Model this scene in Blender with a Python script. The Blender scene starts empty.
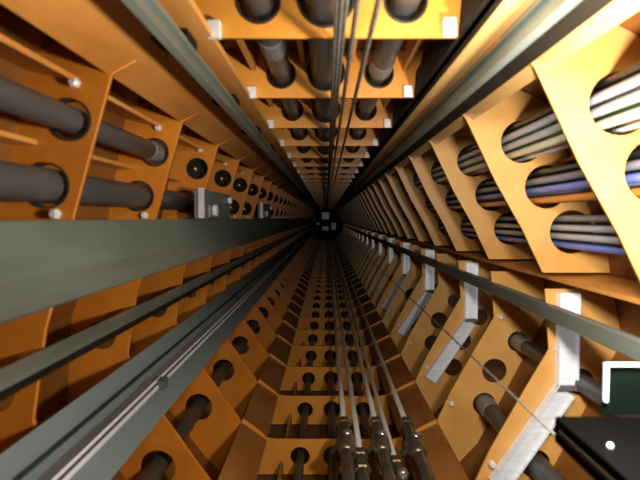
import bpy, bmesh, math, random
from mathutils import Vector
random.seed(7)
C = bpy.context.scene.collection
Z0 = 1.06            # height of the camera axis above the shaft floor skin
D = 0.5              # spacing of the ring frames
def fy(n): return (n + 0.04) * D
Y0, Y1 = -0.7, 21.0

# ------------------------------------------------------------------ materials
def mat(name, col, rough=0.5, metal=0.0, var=0.25, scale=6.0, stretch=(1, 1, 1), bump=0.0, spec=0.5, dark=None, emit=None):
    m = bpy.data.materials.new(name); m.use_nodes = True
    nt = m.node_tree; N = nt.nodes; L = nt.links
    b = N['Principled BSDF']
    b.inputs['Roughness'].default_value = rough
    b.inputs['Metallic'].default_value = metal
    b.inputs['Specular IOR Level'].default_value = spec
    tc = N.new('ShaderNodeTexCoord'); mp = N.new('ShaderNodeMapping')
    mp.inputs['Scale'].default_value = stretch
    L.new(tc.outputs['Object'], mp.inputs['Vector'])
    nz = N.new('ShaderNodeTexNoise'); nz.inputs['Scale'].default_value = scale
    nz.inputs['Detail'].default_value = 6; nz.inputs['Roughness'].default_value = 0.65
    L.new(mp.outputs['Vector'], nz.inputs['Vector'])
    r = N.new('ShaderNodeValToRGB')
    d = dark if dark else tuple(c * (1 - var) for c in col)
    r.color_ramp.elements[0].position = 0.3; r.color_ramp.elements[0].color = (*d, 1)
    r.color_ramp.elements[1].position = 0.68; r.color_ramp.elements[1].color = (*col, 1)
    L.new(nz.outputs['Fac'], r.inputs['Fac']); L.new(r.outputs['Color'], b.inputs['Base Color'])
    if bump:
        bp = N.new('ShaderNodeBump'); bp.inputs['Strength'].default_value = bump; bp.inputs['Distance'].default_value = 0.004
        L.new(nz.outputs['Fac'], bp.inputs['Height']); L.new(bp.outputs['Normal'], b.inputs['Normal'])
    if emit:
        b.inputs['Emission Color'].default_value = (*emit[0], 1); b.inputs['Emission Strength'].default_value = emit[1]
    return m

M = {}
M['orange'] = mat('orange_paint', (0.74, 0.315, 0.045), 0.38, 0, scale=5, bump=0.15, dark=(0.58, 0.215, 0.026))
M['orange_left'] = mat('orange_painted_shade', (0.70, 0.245, 0.022), 0.42, 0, scale=5, bump=0.15, dark=(0.50, 0.155, 0.012))  # frame orange deepened to paint in the dimmer left side
M['orange_right'] = mat('orange_painted_glare', (0.80, 0.44, 0.135), 0.36, 0, scale=5, bump=0.15, spec=0.7, dark=(0.66, 0.32, 0.075))  # frame orange paled to paint in lamp glare on the right webs
M['strip_right'] = mat('strip_painted_glare', (0.84, 0.52, 0.20), 0.34, 0, scale=6, stretch=(1, .3, 1), bump=0.1, spec=0.7, dark=(0.62, 0.32, 0.09))  # strip orange paled, glare on the right chamfer put into the colour
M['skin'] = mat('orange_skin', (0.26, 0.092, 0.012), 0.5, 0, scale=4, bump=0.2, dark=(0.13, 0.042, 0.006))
M['brown'] = mat('brown_orange_paint', (0.36, 0.15, 0.034), 0.5, 0, scale=9, stretch=(1, .25, 1), bump=0.15, dark=(0.22, 0.072, 0.013))
M['strip'] = mat('orange_strip_paint', (0.70, 0.32, 0.075), 0.4, 0, scale=6, stretch=(1, .3, 1), bump=0.1, dark=(0.46, 0.16, 0.026))
M['steel'] = mat('grey_green_steel', (0.26, 0.29, 0.25), 0.36, 0.3, scale=7, stretch=(1, .12, 1), dark=(0.13, 0.15, 0.125))
M['beam'] = mat('dull_grey_steel', (0.135, 0.155, 0.125), 0.45, 0.2, scale=5, stretch=(1, .2, 1), dark=(0.062, 0.074, 0.058))
M['rail_base'] = mat('blue_grey_steel', (0.22, 0.265, 0.265), 0.45, 0.15, scale=7, stretch=(1, .1, 1), dark=(0.14, 0.172, 0.172))
M['bright'] = mat('machined_steel', (0.74, 0.74, 0.78), 0.35, 0.2, scale=12, stretch=(1, .06, 1), dark=(0.55, 0.55, 0.58))
M['seam'] = mat('black_seam', (0.012, 0.012, 0.012), 0.7)
M['galv'] = mat('galvanised_steel', (0.92, 0.95, 1.0), 0.4, 0.0, scale=10, stretch=(1, 1, 14), dark=(0.66, 0.72, 0.82))
M['galv_glow'] = mat('galvanised_painted_glow', (0.95, 0.97, 1.0), 0.35, 0.0, scale=10, stretch=(1, 1, 14), dark=(0.72, 0.78, 0.88), emit=((.85, .93, 1), .13))  # faint emission paints in the glare on the upper straps
M['white'] = mat('white_plastic', (0.85, 0.87, 0.88), 0.35, 0)
M['rod'] = mat('stainless_rod', (0.92, 0.88, 0.79), 0.24, 0.4, scale=14, stretch=(1, .4, 1), dark=(0.66, 0.62, 0.54))
M['grommet'] = mat('dark_glossy_rim', (0.05, 0.045, 0.04), 0.18, 0.3)
M['hole_shade'] = mat('dark_glossy_hole_shade', (0.06, 0.042, 0.022), 0.22, 0.35, dark=(0.025, 0.017, 0.009))  # painted shade for the left frame holes
M['dot'] = mat('pale_zinc', (0.85, 0.86, 0.86), 0.3, 0.1)
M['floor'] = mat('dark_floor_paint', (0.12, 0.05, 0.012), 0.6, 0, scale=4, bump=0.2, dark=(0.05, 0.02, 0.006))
M['brass'] = mat('dark_brassy_fitting', (0.26, 0.215, 0.14), 0.3, 0.7, scale=14, dark=(0.11, 0.088, 0.056))
M['chrome'] = mat('chrome_cap', (0.8, 0.8, 0.8), 0.12, 0.9)
M['duct'] = mat('dark_pipe', (0.085, 0.083, 0.078), 0.42, 0.1, scale=9, stretch=(1, .15, 1), dark=(0.045, 0.043, 0.04))
M['hose'] = mat('dark_brown_hose', (0.06, 0.05, 0.036), 0.4, 0.1, scale=9, stretch=(1, .2, 1))
M['wire'] = mat('wire_rope', (0.20, 0.18, 0.14), 0.4, 0.4, scale=60, dark=(0.06, 0.055, 0.045))
M['black'] = mat('black_metal', (0.0022, 0.0022, 0.002), 0.6, spec=0.04)
M['dark_gap'] = mat('black_brown_gap_shade', (0.014, 0.010, 0.005), 0.8, spec=0.15, dark=(0.007, 0.005, 0.002))  # near black; paints shade in the upper right gap, also colours rail parts
M['panel'] = mat('dark_green_panel', (0.004, 0.009, 0.006), 0.3)
M['edge'] = mat('white_lit_edge', (0.9, 0.95, 0.93), 0.4, emit=((0.85, 0.97, 1.0), 1.2))
M['greybox'] = mat('grey_box_paint', (0.20, 0.205, 0.21), 0.4, 0.2)
M['hatch'] = mat('blue_grey_hatch', (0.22, 0.30, 0.36), 0.5, emit=((0.30, 0.45, 0.55), 0.10))
M['farlamp'] = mat('far_lamp', (0.8, 0.8, 0.75), 0.5, emit=((0.95, 0.92, 0.8), 0.03))
M['end'] = mat('dark_end', (0.03, 0.02, 0.012), 0.8)
CAB = {'white': (0.75, 0.77, 0.80), 'grey': (0.24, 0.25, 0.28), 'light grey': (0.48, 0.49, 0.52), 'blue': (0.16, 0.22, 0.66),
       'pale blue': (0.42, 0.52, 0.82), 'green': (0.10, 0.42, 0.07), 'orange': (0.75, 0.27, 0.03), 'black': (0.014, 0.014, 0.016),
       'cream': (0.72, 0.68, 0.50), 'brown': (0.16, 0.06, 0.025), 'teal': (0.30, 0.50, 0.46)}
for k, c in CAB.items(): M['cab ' + k] = mat(k.replace(' ', '_') + '_sheath', c, 0.38, 0, scale=5, stretch=(1, .1, 1))

# ------------------------------------------------------------------ helpers
def link_mesh(name, me, m, parent=None, smooth=False):
    if m: me.materials.append(m)
    if smooth:
        for p in me.polygons: p.use_smooth = True
    o = bpy.data.objects.new(name, me); C.objects.link(o)
    if parent: o.parent = parent
    return o
def obj(name, bm, m, parent=None, smooth=False):
    bmesh.ops.recalc_face_normals(bm, faces=bm.faces)
    me = bpy.data.meshes.new(name); bm.to_mesh(me); bm.free()
    return link_mesh(name, me, m, parent, smooth)
def tag(o, label, cat, group=None):
    o['label'] = label; o['category'] = cat
    if group: o['group'] = group
    return o
def thing(name, label, cat, loc=(0, 0, 0), group=None):
    o = bpy.data.objects.new(name, None); C.objects.link(o); o.location = loc; o.empty_display_size = 0.1
    return tag(o, label, cat, group)
def struct(name, bm, m, smooth=False):
    o = obj(name, bm, m, None, smooth); o['kind'] = 'structure'; return o
def dup(root, loc, label, group=None, name=None):
    r = root.copy(); C.objects.link(r); r.location = loc; r['label'] = label
    if group: r['group'] = group
    for ch in list(root.children):
        c = ch.copy(); C.objects.link(c); c.parent = r
        for g in ch.children:
            d = g.copy(); C.objects.link(d); d.parent = c
    return r
def box(bm, x0, x1, y0, y1, z0, z1, bev=0.0):
    b2 = bmesh.new()
    vs = [b2.verts.new((x, y, z)) for x in (x0, x1) for y in (y0, y1) for z in (z0, z1)]
    for f in ((0, 1, 3, 2), (4, 6, 7, 5), (0, 4, 5, 1), (2, 3, 7, 6), (0, 2, 6, 4), (1, 5, 7, 3)): b2.faces.new([vs[i] for i in f])
    bmesh.ops.recalc_face_normals(b2, faces=b2.faces)
    if bev: bmesh.ops.bevel(b2, geom=b2.edges[:], offset=bev, segments=2, affect='EDGES', profile=0.6)
    t = bpy.data.meshes.new('t'); b2.to_mesh(t); b2.free(); bm.from_mesh(t); bpy.data.meshes.remove(t)
    return bm
def prism(bm, poly, y0, y1):
    """closed (x,z) polygon extruded along the shaft"""
    a = [bm.verts.new((x, y0, z)) for x, z in poly]; b = [bm.verts.new((x, y1, z)) for x, z in poly]
    n = len(poly)
    for i in range(n): bm.faces.new((a[i], a[(i + 1) % n], b[(i + 1) % n], b[i]))
    bm.faces.new(a); bm.faces.new(b[::-1]); return bm
def strip(p, q, t):
    """thin bar polygon from p to q (x,z) with thickness t to its left"""
    d = Vector((q[0] - p[0], q[1] - p[1])).normalized(); n = Vector((-d.y, d.x)) * t
    return [p, q, (q[0] + n.x, q[1] + n.y), (p[0] + n.x, p[1] + n.y)]
def tube(bm, pts, r, seg=10, cap=True):
    """tube along points that run mainly along the shaft or in any direction; r may be a list"""
    pts = [Vector(p) for p in pts]; rings = []
    for i, p in enumerate(pts):
        t = (pts[min(i + 1, len(pts) - 1)] - pts[max(i - 1, 0)]).normalized()
        up = Vector((0, 0, 1)) if abs(t.z) < 0.9 else Vector((0, 1, 0))
        s = t.cross(up).normalized(); u = s.cross(t)
        rr = r[i] if isinstance(r, (list, tuple)) else r
        rings.append([bm.verts.new(p + rr * (math.cos(a) * s + math.sin(a) * u)) for a in [2 * math.pi * k / seg for k in range(seg)]])
    for A, B in zip(rings, rings[1:]):
        for k in range(seg): bm.faces.new((A[k], A[(k + 1) % seg], B[(k + 1) % seg], B[k]))
    if cap: bm.faces.new(rings[0][::-1]); bm.faces.new(rings[-1])
    return bm
def ball(bm, c, r, sy=1.0):
    b2 = bmesh.new(); bmesh.ops.create_uvsphere(b2, u_segments=14, v_segments=9, radius=r)
    for v in b2.verts: v.co = Vector((v.co.x + c[0], v.co.y * sy + c[1], v.co.z + c[2]))
    t = bpy.data.meshes.new('t'); b2.to_mesh(t); b2.free(); bm.from_mesh(t); bpy.data.meshes.remove(t); return bm
def ys(a, b, step):
    n = max(1, int(round((b - a) / step))); return [a + (b - a) * i / n for i in range(n + 1)]
def plate_mesh(name, outline, holes, thick=0.012):
    """flat plate across the shaft with round holes: filled 2-D curve turned into a mesh"""
    cu = bpy.data.curves.new('c', 'CURVE'); cu.dimensions = '2D'; cu.fill_mode = 'BOTH'; cu.extrude = thick / 2
    def sp(pts):
        s = cu.splines.new('POLY'); s.points.add(len(pts) - 1); s.use_cyclic_u = True
        for i, (x, y) in enumerate(pts): s.points[i].co = (x, y, 0, 1)
    sp(outline)
    for cx, cz, r in holes: sp([(cx + r * math.cos(2 * math.pi * k / 28), cz + r * math.sin(2 * math.pi * k / 28)) for k in range(28)])
    o = bpy.data.objects.new('c', cu); C.objects.link(o)
    dg = bpy.context.evaluated_depsgraph_get(); dg.update()
    me = bpy.data.meshes.new_from_object(o.evaluated_get(dg))
    bpy.data.objects.remove(o); bpy.data.curves.remove(cu)
    for v in me.vertices: v.co = (v.co.x, v.co.z, v.co.y + Z0)
    me.name = name; me.materials.clear()
    b = bmesh.new(); b.from_mesh(me); bmesh.ops.remove_doubles(b, verts=b.verts, dist=1e-5)
    bmesh.ops.recalc_face_normals(b, faces=b.faces); b.to_mesh(me); b.free()
    return me
def S(pts): return [(x, z + Z0) for x, z in pts]

# ------------------------------------------------------------------ the shaft skin (section coordinates relative to the camera axis)
SK = [(-.33, .50), (.36, .50), (.66, .34), (.85, -.115), (.90, -.37), (.62, -.92), (.5, -1.06), (-.42, -1.06), (-.50, -.98),
      (-.80, -.566), (-.78, -.3), (-.663, 0), (-.60, .32)]
def skin(name, idx, m):
    bm = bmesh.new(); T = 0.02
    for i, j in zip(idx, idx[1:]):
        p, q = SK[i], SK[j]
        prism(bm, S(strip(p, q, T)), Y0, Y1)
    struct(name, bm, m)
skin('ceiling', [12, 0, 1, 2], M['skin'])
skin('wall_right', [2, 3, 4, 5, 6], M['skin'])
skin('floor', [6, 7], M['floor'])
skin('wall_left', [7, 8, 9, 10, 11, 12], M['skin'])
bm = bmesh.new(); box(bm, -.95, 1.0, Y1, Y1 + .03, 0, Z0 + .55); struct('wall_end', bm, M['end'])

# longitudinal plates and stringers of the shell
tn = [0]
def trim(poly, m, y0=Y0, y1=Y1 - .01):
    tn[0] += 1; bm = bmesh.new(); prism(bm, S(poly), y0, y1); struct('trim_%d' % tn[0], bm, m)
trim([(-.242, -.911), (-.346, -.838), (-.36, -.855), (-.257, -.93)], M['brown'])          # bottom left corner plate
trim([(.308, -.909), (.458, -.836), (.468, -.855), (.32, -.93)], M['brown'])              # bottom right corner plate
trim([(-.30, .355), (-.44, .29), (-.447, .306), (-.306, .37)], M['strip'])               # upper left chamfer plate
trim([(-.225, .356), (-.30, .36), (-.30, .37), (-.225, .37)], M['strip'])
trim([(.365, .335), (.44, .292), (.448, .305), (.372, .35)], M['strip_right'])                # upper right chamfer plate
trim(strip((.69, -.190), (.87, -.185), .012), M['strip'])                               # right ledge under the cable frames
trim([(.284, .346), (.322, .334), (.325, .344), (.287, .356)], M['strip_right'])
for x, zb in ((-.216, .44), (-.07, .462), (.075, .462), (.235, .44)): trim([(x - .007, zb), (x + .007, zb), (x + .007, .50), (x - .007, .50)], M['strip'])
for p, q in (((-.645, .145), (-.585, .148)), ((-.615, .30), (-.50, .272)), ): trim(strip(p, q, .01), M['strip'])
for p, q in (((.70, .165), (.765, .185)), ((.80, .03), (.84, .05))): trim(strip(p, q, .01), M['strip'])
for x in (-.18, .10, .27): trim([(x - .006, -1.06), (x + .006, -1.06), (x + .006, -1.0), (x - .006, -1.0)], M['brown'])
trim(strip((-.74, -.36), (-.79, -.36), .01), M['brown'])

# ------------------------------------------------------------------ ring frames
HC = [(-.134, .43, .043), (0.0, .435, .056), (.158, .43, .043)]
HR = [(.587, .228, .064), (.663, .094, .066), (.740, -.042, .066)]
HL = [(-.517, .198, .042), (-.568, .066, .046)]
HLL = [(-.522, -.776, .056), (-.665, -.60, .05), (-.69, -.36, .045)]
HLR = [(.778, -.500, .042), (.685, -.620, .05), (.645, -.757, .046)]
HF = [(-.106, -.980, .040), (.03, -.978, .043), (.19, -.978, .040)]
WEBS = [
    ('ceiling_web', [(-.245, .36), (.262, .36), (.29, .50), (-.31, .50)], HC),
    ('left_web', [(-.33, .345), (-.432, .290), (-.517, 0), (-.535, -.085), (-.69, -.085), (-.663, 0), (-.60, .32), (-.36, .48)], HL),
    ('lower_left_web', [(-.545, -.12), (-.58, -.23), (-.61, -.42), (-.58, -.50), (-.36, -.815), (-.343, -.85), (-.43, -1.05), (-.50, -.98), (-.80, -.566), (-.78, -.3), (-.71, -.12)], HLL),
    ('floor_web', [(-.342, -.822), (-.296, -.856), (-.262, -.884), (-.243, -.903), (-.20, -.909), (.27, -.909), (.308, -.900), (.33, -.888), (.39, -.855), (.452, -.823), (.5, -1.055), (-.42, -1.055)], HF),
    ('lower_right_web', [(.665, -.215), (.68, -.40), (.612, -.52), (.505, -.715), (.456, -.825), (.52, -1.03), (.62, -.92), (.90, -.37), (.865, -.215)], HLR),
    ('right_web', [(.385, .33), (.415, .302), (.43, .275), (.51, .11), (.594, -.036), (.656, -.165), (.858, -.165), (.85, -.115), (.66, .34), (.42, .46)], HR),
]
def bolt_bm(x, z, r=.009, d=.012):
    b = bmesh.new(); tube(b, [(x, -.005, Z0 + z), (x, -.005 - d, Z0 + z), (x, -.006 - d * 1.3, Z0 + z)], [r, r, r * .6], 6); return b
GR = 'orange ring frames along the shaft'
ORD = {2: 'nearest orange perforated ring frame, cut off by the picture edges', 3: 'second nearest orange ring frame, first seen whole at the ceiling, carrying the largest bracket',
       4: 'third nearest orange ring frame, between the two largest white brackets', 5: 'fourth nearest orange ring frame, carrying the second largest white bracket',
       6: 'fifth nearest orange ring frame with round holes', 7: 'sixth nearest orange ring frame, carrying the third largest white bracket',
       8: 'seventh nearest orange ring frame with round holes', 9: 'eighth nearest orange ring frame, carrying the fourth largest white bracket'}
FAR = 'dim orange ring frame in the dark far stretch of the shaft beyond the eighth frame'
proto = thing('ring_frame', ORD[2], 'frame', (0, fy(2), 0), GR)
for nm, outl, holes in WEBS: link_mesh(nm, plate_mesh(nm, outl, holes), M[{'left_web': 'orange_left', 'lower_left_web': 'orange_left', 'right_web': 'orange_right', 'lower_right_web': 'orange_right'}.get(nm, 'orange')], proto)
lm_orange = []
for (x, z) in ((-.222, .373), (.243, .375)):
    b = bmesh.new(); box(b, x - .013, x + .013, -.022, -.006, Z0 + z - .017, Z0 + z + .017, .002); obj('clip', b, M['white'], proto)['label'] = 'white clip'
for (x, z) in ((-.505, .272), (-.55, .008), (.705, -.40), (.51, -.755)):
    obj('bolt', bolt_bm(x, z, .011), M['dot'], proto)['label'] = 'shiny bolt head'
for x, z, rr in HL + HC:
    b = bmesh.new(); n = 24; R_ = []
    for q in range(n):
        a = 2 * math.pi * q / n; c_, s_ = math.cos(a), math.sin(a)
        R_.append([b.verts.new((x + c_ * (rr + d), yy, Z0 + z + s_ * (rr + d))) for d, yy in ((-.001, -.009), (.004, -.009), (.004, .009), (-.001, .009))] )
        for vv, d in zip(R_[-1], (-.003, .0015, .0015, -.003)): vv.co = (x + c_ * (rr + d), vv.co.y, Z0 + z + s_ * (rr + d))
    for q in range(n):
        A, B = R_[q], R_[(q + 1) % n]
        for e in range(4): b.faces.new((A[e], A[(e + 1) % 4], B[(e + 1) % 4], B[e]))
    obj('hole_rim', b, M['grommet'], proto)
NF = 41
def hole_shade(x, z, r):  # dark bowl added behind a frame hole to paint in its shade
    b = bmesh.new(); n = 20; rows = [(r + .004, .007), (r * .96, .007), (r * .9, .022), (r * .66, .034), (r * .3, .040)]
    rr = [[b.verts.new((x + q * math.cos(2 * math.pi * i / n), d, Z0 + z + q * math.sin(2 * math.pi * i / n))) for i in range(n)] for q, d in rows]
    for A, B in zip(rr, rr[1:]):
        for i in range(n): b.faces.new((A[i], A[(i + 1) % n], B[(i + 1) % n], B[i]))
    b.faces.new(rr[-1])
    ball(b, (x + r * .5, .016, Z0 + z - r * .5), r * .15)  # small ball added as a glint near the rim
    return b
hole_shades = []
for n in range(3, NF):
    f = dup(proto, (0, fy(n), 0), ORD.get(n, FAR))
    for k, (x, z, rr) in enumerate(HL):
        if n < 4 + k: continue
        if len(hole_shades) <= k: hole_shades.append(obj('hole_shade', hole_shade(x, z, rr), M['hole_shade'], f, True))
        else:
            c = hole_shades[k].copy(); C.objects.link(c); c.parent = f

# ------------------------------------------------------------------ galvanised brackets on the right of every other frame
def bracket():
    t = thing('bent_bracket', '', 'bracket', (0, fy(3) - .008, 0), 'white lit brackets along the right wall')
    w = .030
    def strap(pa, pb, wa):
        b = bmesh.new(); d = Vector((pb[0] - pa[0], pb[1] - pa[1])).normalized(); n = Vector((-d.y, d.x)) * wa
        q = S([(pa[0] + n.x, pa[1] + n.y), (pb[0] + n.x, pb[1] + n.y), (pb[0] - n.x, pb[1] - n.y), (pa[0] - n.x, pa[1] - n.y)])
        prism(b, q, -.016, 0.0)
        for s in (1, -1):
            m = n * (1 - .10); e = n
            q = S([(pa[0] + s * m.x, pa[1] + s * m.y), (pb[0] + s * m.x, pb[1] + s * m.y), (pb[0] + s * e.x, pb[1] + s * e.y), (pa[0] + s * e.x, pa[1] + s * e.y)])
            prism(b, q, -.028, -.0155)
        return b
    up = obj('upper_strap', strap((.727, -.225), (.727, -.505), w), M['galv_glow'], t)
    lo = obj('lower_strap', strap((.722, -.520), (.525, -.815), w), M['galv'], t)
    b = bmesh.new(); box(b, .695, .758, -.026, -.016, Z0 - .518, Z0 - .503); obj('fold', b, M['greybox'], t)
    return t
BL = {3: 'largest white bent bracket at lower right, just left of the black box', 5: 'second largest white bent bracket, next beyond the one by the black box',
      7: 'third white bent bracket from the right, crossing the right rail', 9: 'fourth white bent bracket counted from the right', 11: 'fifth white bent bracket counted from the right',
      13: 'sixth white bent bracket counted from the right'}
BF = 'tiny pale bent bracket beyond the sixth, far down the right wall'
br = bracket(); br['label'] = BL[3]
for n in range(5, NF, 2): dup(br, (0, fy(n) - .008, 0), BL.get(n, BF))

# ------------------------------------------------------------------ rails and beams
YR = Y1 - .02
def clips(parent, poly, frames, m):
    first = None
    for n in frames:
        if first is None:
            b = bmesh.new(); prism(b, S(poly), -.045, .03); first = obj('rail_clip', b, m, parent); o = first
        else:
            o = first.copy(); C.objects.link(o); o.parent = parent
        o.location = (0, fy(n) - .02, 0)
NR = list(range(2, 26))
# upper left
r = thing('guide_rail', 'grey steel guide rail along the upper left chamfer', 'rail', (0, 0, 0), None)
b = bmesh.new(); prism(b, S([(-.305, .322), (-.262, .330), (-.262, .338), (-.305, .330)]), Y0, YR); obj('rail_base', b, M['steel'], r)
b = bmesh.new(); prism(b, S([(-.287, .326), (-.272, .328), (-.262, .297), (-.276, .293)]), Y0, YR); obj('rail_blade', b, M['steel'], r)
clips(r, [(-.345, .345), (-.305, .328), (-.262, .336), (-.262, .357), (-.30, .36)], NR, M['dark_gap'])
# upper right
r = thing('guide_rail', 'grey steel guide rail along the upper right edge beside the dark gap', 'rail')
b = bmesh.new(); prism(b, S([(.318, .322), (.366, .306), (.369, .315), (.321, .331)]), Y0, YR); obj('rail_base', b, M['steel'], r)
b = bmesh.new(); prism(b, S([(.327, .320), (.343, .315), (.333, .283), (.319, .288)]), Y0, YR); obj('rail_blade', b, M['steel'], r)
b = bmesh.new(); prism(b, S([(.347, .3125), (.378, .302), (.373, .281), (.343, .291)]), Y0, YR); obj('rail_lip', b, M['dark_gap'], r)
clips(r, [(.318, .322), (.369, .310), (.388, .336), (.36, .352), (.322, .345)], NR, M['brown'])
# black strips painting the shade in the gap between ceiling and upper right rail
r = thing('gap_shade', 'black strips painting the shaded gap between the ceiling plates and upper right rail', 'dark_gap')
b = bmesh.new(); prism(b, S([(.268, .425), (.372, .395), (.376, .408), (.272, .438)]), Y0, YR); obj('gap_shade_back', b, M['dark_gap'], r)
b = bmesh.new(); prism(b, S([(.262, .362), (.272, .362), (.276, .438), (.268, .438)]), Y0, YR); obj('gap_shade_side', b, M['dark_gap'], r)
b = bmesh.new(); prism(b, S([(.276, .352), (.284, .350), (.380, .405), (.370, .407)]), Y0, YR); obj('gap_shade_side', b, M['dark_gap'], r)
# thin left rail
r = thing('guide_rail', 'thin grey steel rail on the left, between the big beam and the wide track', 'rail')
b = bmesh.new(); prism(b, S([(-.565, -.262), (-.535, -.272), (-.541, -.282), (-.568, -.275)]), Y0, YR); obj('rail_top', b, M['steel'], r)
b = bmesh.new(); prism(b, S([(-.541, -.2745), (-.534, -.272), (-.533, -.288), (-.541, -.288)]), Y0, YR); obj('rail_web', b, M['beam'], r)
b = bmesh.new(); prism(b, S([(-.541, -.284), (-.533, -.284), (-.520, -.289), (-.521, -.294), (-.541, -.291)]), Y0, YR); obj('rail_foot', b, M['dark_gap'], r)
clips(r, [(-.60, -.27), (-.545, -.276), (-.541, -.300), (-.60, -.31)], NR, M['brown'])
# right rail
r = thing('guide_rail', 'grey round edged steel rail along the right wall, crossing the white brackets', 'rail')
b = bmesh.new(); prism(b, S([(.640, -.254), (.652, -.250), (.662, -.256), (.662, -.296), (.652, -.300), (.640, -.293)]), Y0, YR); obj('rail_head', b, M['steel'], r)
b = bmesh.new(); prism(b, S([(.662, -.262), (.69, -.262), (.69, -.276), (.662, -.276)]), Y0, YR); obj('rail_foot', b, M['beam'], r)
# wide double track, lower left
r = thing('wide_track', 'wide flat blue grey steel track with raised bright blade, lower left', 'rail')
b = bmesh.new(); prism(b, S(strip((-.575, -.417), (-.466, -.566), -.012)), Y0, YR); obj('track_base', b, M['rail_base'], r)
b = bmesh.new(); prism(b, S([(-.530, -.478), (-.512, -.504), (-.462, -.470), (-.470, -.448)]), Y0, YR); obj('track_blade', b, M['bright'], r)
b = bmesh.new(); prism(b, S([(-.546, -.456), (-.541, -.4635), (-.535, -.459), (-.540, -.4515)]), Y0, YR); obj('seam', b, M['seam'], r)
b = bmesh.new(); prism(b, S([(-.4676, -.4545), (-.4656, -.460), (-.4636, -.4593), (-.4656, -.4538)]), Y0, YR); obj('seam', b, M['seam'], r)
clips(r, [(-.600, -.44), (-.576, -.422), (-.47, -.57), (-.525, -.60), (-.585, -.51)], NR, M['seam'])
# splice plate of the track
b = bmesh.new(); box(b, -.484, -.448, 1.36, 1.40, Z0 - .478, Z0 - .450, .003); obj('splice_joint', b, M['beam'], r)
# big left beam
r = thing('flat_beam', 'broad flat grey steel beam across the left wall below the two dark pipes', 'beam')
b = bmesh.new(); prism(b, S([(-.425, -.004), (-.425, -.085), (-.433, -.085), (-.433, -.012), (-.47, -.012), (-.47, -.004)]), Y0, YR); obj('upper_flange', b, M['beam'], r)
b = bmesh.new(); prism(b, S([(-.425, -.085), (-.400, -.128), (-.407, -.133), (-.433, -.088)]), Y0, YR); obj('lower_flange', b, M['beam'], r)
clips(r, [(-.53, -.02), (-.434, -.02), (-.434, -.07), (-.53, -.07)], NR, M['brown'])

# grey boxes bolted above the beam
def gbox(y, label):
    t = thing('junction_box', label, 'box', (0, y, 0), 'grey boxes above the left beam')
    b = bmesh.new(); box(b, -.492, -.452, 0, .50, Z0 - .003, Z0 + .108, .004); obj('box_body', b, M['greybox'], t)
    b = bmesh.new(); box(b, -.453, -.446, .06, .46, Z0 + .002, Z0 + .050, .002); obj('cover', b, M['greybox'], t)
    b = bmesh.new(); prism(b, S([(-.474, .0), (-.452, .0), (-.452, .112), (-.474, .112)]), -.006, .0); obj('end_flange', b, M['bright'], t)
    for yy, zz, rr in ((.13, .030, .024), (.43, .080, .016)):
        b = bmesh.new(); tube(b, [(-.447, yy, Z0 + zz), (-.434, yy, Z0 + zz), (-.431, yy, Z0 + zz)], [rr, rr, rr * .6], 8); obj('bolt', b, M['dot'], t)
    return t
g0 = gbox(1.86, 'grey steel box with large shiny bolt above the left beam')
dup(g0, (0, 3.6, 0), 'smaller looking grey box farther along the top of the left beam')

# ------------------------------------------------------------------ pipes
def pipe(name, label, x, z, r, m, y0=Y0, y1=YR, seg=16, cat='pipe', group=None, couple=None, sag=.0):
    t = thing(name, label, cat, (x, 0, z + Z0), group)
    b = bmesh.new(); P = [(0, y, 0) for y in ys(y0, y1, .5)]; tube(b, P, r, seg); obj('pipe_run', b, m, t, True)
    for yy in (couple or []):
        b = bmesh.new(); tube(b, [(0, yy - .05, 0), (0, yy - .045, 0), (0, yy + .045, 0), (0, yy + .05, 0)], [r, r * 1.13, r * 1.13, r], seg); obj('coupling', b, M['greybox'], t)
    return t
pipe('conduit_pipe', 'dark grey pipe under the ceiling through the left row of holes', -.134, .437, .030, M['duct'], couple=[1.26])
pipe('conduit_pipe', 'thick dark grey pipe under the ceiling through the middle holes', 0, .437, .044, M['duct'])
pipe('conduit_pipe', 'dark grey pipe under the ceiling through the right row of holes', .158, .437, .030, M['duct'], couple=[1.45])
pipe('conduit_pipe', 'upper dark pipe running through the nearest left wall holes', -.517, .198, .026, M['duct'], couple=[1.50], y1=1.60)
pipe('conduit_pipe', 'lower thicker dark pipe on the left wall, just above the broad beam', -.568, .066, .035, M['duct'], y1=2.08)
pipe('conduit_pipe', 'dark hose in the lower left holes below the wide track', -.530, -.782, .030, M['hose'])
pipe('conduit_pipe', 'upper dark pipe in the lower right holes beside the brackets', .778, -.500, .028, M['duct'], couple=[1.97], y1=2.06)
pipe('conduit_pipe', 'lower dark pipe in the lower right holes near the floor corner', .648, -.757, .034, M['duct'], couple=[1.97], y1=2.06)
pipe('conduit_pipe', 'thin dark pipe threaded through the left row of floor holes', -.106, -.995, .018, M['hose'])
pipe('conduit_pipe', 'thin dark pipe threaded through the middle row of floor holes', .03, -.985, .020, M['hose'])
pipe('conduit_pipe', 'thin dark pipe threaded through the right row of floor holes', .19, -.985, .018, M['hose'])

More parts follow.
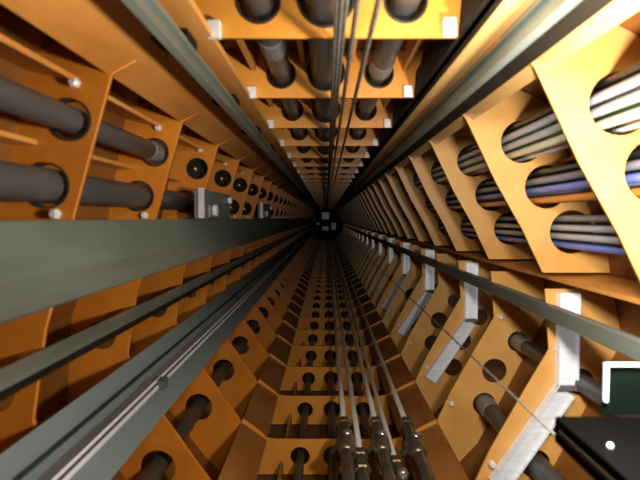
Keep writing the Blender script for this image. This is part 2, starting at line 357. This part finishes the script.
# ------------------------------------------------------------------ bundles of cables on the right
def cable(label, x, z, r, m, group):
    ph, ph2 = random.random() * 6, random.random() * 6
    b = bmesh.new()
    tube(b, [(.0012 * math.sin(y * 2.1 + ph), y, .0012 * math.sin(y * 1.7 + ph2)) for y in ys(Y0, YR, .25)], r, 8)
    o = obj('cable', b, m, None, True); o.location = (x, 0, z + Z0); tag(o, label, 'cable', group)
BUN = [('top', 0, ['black', 'white', 'white', 'light grey', 'pale blue', 'white', 'blue', 'light grey', 'green', 'teal', 'orange', 'cream', 'black', 'white']),
       ('middle', 1, ['black', 'grey', 'light grey', 'grey', 'black', 'green', 'green', 'blue', 'blue', 'pale blue', 'blue', 'orange', 'brown', 'orange']),
       ('bottom', 2, ['grey', 'black', 'grey', 'light grey', 'grey', 'grey', 'black', 'light grey', 'grey', 'grey', 'light grey', 'blue', 'blue', 'pale blue'])]
rows = [(.040, 3), (.0135, 4), (-.0135, 4), (-.040, 3)]
for bn, hi, cols in BUN:
    hx, hz, hr = HR[hi]; k = 0
    for z, cnt in rows:
        for i in range(cnt):
            col = cols[k]; k += 1
            cnt_same = cols.count(col)
            lab = ('the only %s cable in the %s bundle on the right wall' if cnt_same == 1 else 'one of the %s cables in the %s bundle on the right wall') % (col, bn)
            cable(lab, hx + (i - (cnt - 1) / 2) * .0255 + random.uniform(-.0006, .0006), hz + z, random.uniform(.0088, .0108), M['cab ' + col], 'cables in the %s bundle on the right wall' % bn)

# ------------------------------------------------------------------ ceiling ropes
for lab, ra, r in (('leftmost thin dark wire rope hanging below the ceiling centre', .048, .0032), ('second wire rope from the left below the ceiling', .070, .0042),
                   ('middle one of five wire ropes below the ceiling', .094, .0036), ('second wire rope from the right below the ceiling', .146, .0048),
                   ('rightmost wire rope below the ceiling, set apart from the others', .241, .0050)):
    z = .325; b = bmesh.new()
    tube(b, [(ra * z, y, z + Z0 + .002 * math.sin(y * 3 + ra * 40)) for y in ys(Y0, YR, .25)], r, 8)
    tag(obj('wire_rope', b, M['wire'], None, True), lab, 'wire rope', 'wire ropes below the ceiling')
b = bmesh.new(); tube(b, [(.366, y, Z0 - .347) for y in ys(.79, YR, .5)], .0022, 8)
tag(obj('thin_wire', b, M['wire'], None, True), 'single thin wire running from the black box past the brackets', 'wire')

# ------------------------------------------------------------------ rods on the floor with fittings
ZR = -.82
def rod(label, ra, yend, balls, nuts, dz=0.0, k=1.0):
    x = -ra * (ZR + dz)
    t = thing('steel_rod', label, 'pipe', (x, 0, ZR + dz + Z0), 'five shiny rods above the floor')
    b = bmesh.new(); tube(b, [(0, y, 0) for y in ys(yend, YR, .5)], .0108, 12); obj('rod_run', b, M['rod'], t, True)
    b = bmesh.new(); tube(b, [(0, .7, 0), (0, yend - .02, 0), (0, yend - .005, 0)], [.0215, .0215, .015], 12); obj('sleeve', b, M['brass'], t, True)
    for yy in nuts:
        b = bmesh.new(); tube(b, [(0, yy - .022, 0), (0, yy - .018, 0), (0, yy + .018, 0), (0, yy + .022, 0)], [.022, .0275, .0275, .022], 6); obj('nut', b, M['brass'], t)
    for yy, s in balls:
        b = bmesh.new(); tube(b, [(0, yy - .11, 0), (0, yy - .09, 0), (0, yy - .02, 0), (0, yy + .012, 0), (0, yy + .03, 0)], [.024 * k, .033 * k, .034 * k, .031 * k, .02 * k], 14); v = obj('valve_body', b, M['brass'], t, True)
        b = bmesh.new(); ball(b, (.006, yy - .01, .024), .020); obj('valve_cap', b, M['chrome'], v, True)
        if s:
            b = bmesh.new(); tube(b, [(0, yy - .04, 0), (s * .03, yy - .045, -.014), (s * .055, yy - .05, -.026)], [.018, .016, .011], 10); obj('handle', b, M['hose'], v, True)
    # saddle clamps that carry the rod on the floor frames
    first = None
    for n in range(4, 26):
        if first is None:
            b = bmesh.new(); box(b, -.006, .006, -.008, .008, -.092 - dz, -.010); first = obj('saddle', b, M['brown'], t); o = first
        else:
            o = first.copy(); C.objects.link(o); o.parent = t
        o.location = (0, fy(n), 0)
rod('leftmost shiny rod above the floor, ending in a valve', .088, 1.97, [(1.82, -1)], [1.96])
rod('second shiny floor rod from the left with a small collar near the frame bottom', .145, 1.70, [], [1.69, 1.60])
rod('middle shiny floor rod ending in a dark valve with left handle', .243, 1.97, [(1.82, -1)], [1.96])
rod('second shiny floor rod from the right, beside the middle valve', .285, 1.70, [(1.60, 0)], [1.70], -.032, .72)
rod('rightmost shiny floor rod with two rounded fittings', .392, 1.97, [(1.80, -1)], [1.96])

# ------------------------------------------------------------------ black box and lit panel, lower right
t = thing('black_box', 'black metal box at the lower right with a tiny white lamp on top', 'box', (.37, .1, Z0 - .362))
b = bmesh.new(); box(b, 0, .25, 0, .70, 0, .042, .002); obj('box_body', b, M['black'], t)
b = bmesh.new(); box(b, -.002, .001, .0, .68, .018, .026, .0006); obj('side_strip', b, M['hose'], t)
b = bmesh.new(); tube(b, [(.027, .590, .040), (.027, .590, .046), (.027, .590, .048)], [.004, .004, .002], 12); l = obj('lamp', b, M['edge'], t); l['label'] = 'tiny white lamp'
b = bmesh.new(); box(b, .25, .296, .5, .64, .01, .062, .003); box(b, .27, .296, .52, .62, .06, .105, .003); obj('guide_shoe', b, M['black'], t)
t = thing('display_panel', 'dark green panel with a white lit edge standing on the black box', 'panel', (.449, .79, Z0 - .3195))
b = bmesh.new(); box(b, .0, .165, .012, .022, .0, .086, .002); obj('panel_body', b, M['panel'], t)
b = bmesh.new(); box(b, -.001, .166, .004, .013, .0825, .0865, .0008); box(b, -.001, .0035, .004, .013, .024, .082, .001); obj('lit_edge', b, M['edge'], t)['label'] = 'white lit edge'

# ------------------------------------------------------------------ far end of the shaft
def far(name, label, cat, x0, x1, z0, z1, m):
    t = thing(name, label, cat, ((x0 + x1) / 2, Y1, Z0 + z0)); w = (x1 - x0) / 2; h = z1 - z0
    b = bmesh.new(); box(b, -w, w, -.03, 0, 0, h, .01); obj('frame', b, M['end'], t)
    b = bmesh.new(); box(b, -w * .9, w * .9, -.045, -.028, h * .06, h * .94, .005); obj('face', b, m, t)
k = Y1 / 500.
far('end_hatch', 'small blue grey square hatch at the far end of the shaft', 'hatch', -4.5 * k, 3.5 * k, -1.5 * k, 6 * k, M['hatch'])
far('end_lamp', 'wide pale lamp under the hatch at the far end', 'lamp', -4 * k, 3 * k, -12.5 * k, -8 * k, M['farlamp'])
far('end_lamp', 'upright pale lamp right of and below the far hatch', 'lamp', 5 * k, 10 * k, -12 * k, -4.5 * k, M['farlamp'])
far('end_lamp', 'smallest faint lamp left of and below the far hatch', 'lamp', -9.5 * k, -6.5 * k, -7 * k, -4.5 * k, M['farlamp'])

# ------------------------------------------------------------------ light
def light(name, typ, loc, energy, col, size, rot=None, **kw):
    l = bpy.data.lights.new(name, typ); l.energy = energy; l.color = col
    if typ == 'AREA': l.shape = 'DISK'; l.size = size
    else: l.shadow_soft_size = size
    for a, v in kw.items(): setattr(l, a, v)
    o = bpy.data.objects.new(name, l); C.objects.link(o); o.location = loc
    if rot: o.rotation_euler = rot
    return o
light('work_lamp', 'POINT', (.405, .62, Z0 + .01), 40, (1, .94, .84), .04)
light('fill_spot', 'SPOT', (.12, .58, Z0 + .28), 22, (1, .93, .80), .05, (math.radians(80), 0, math.radians(-14)), spot_size=math.radians(124), spot_blend=.9)  # unseen fill spot added under the ceiling, ahead of the camera
w = bpy.data.worlds.new('World'); bpy.context.scene.world = w; w.use_nodes = True
w.node_tree.nodes['Background'].inputs[0].default_value = (.25, .2, .15, 1); w.node_tree.nodes['Background'].inputs[1].default_value = .02

# ------------------------------------------------------------------ camera
cam = bpy.data.cameras.new('camera'); co = bpy.data.objects.new('camera', cam); C.objects.link(co)
cam.sensor_width = 36; cam.lens = 500 * 36 / 640; cam.clip_start = .01; cam.clip_end = 100
cam.dof.use_dof = True; cam.dof.focus_distance = 4.0; cam.dof.aperture_fstop = 4.0
co.location = (0, 0, Z0)
co.rotation_euler = (math.radians(90) - math.atan(22 / 500), 0, math.atan(6 / 500))
bpy.context.scene.camera = co
vs = bpy.context.scene.view_settings; vs.view_transform = 'Standard'; vs.look = 'None'; vs.exposure = 0
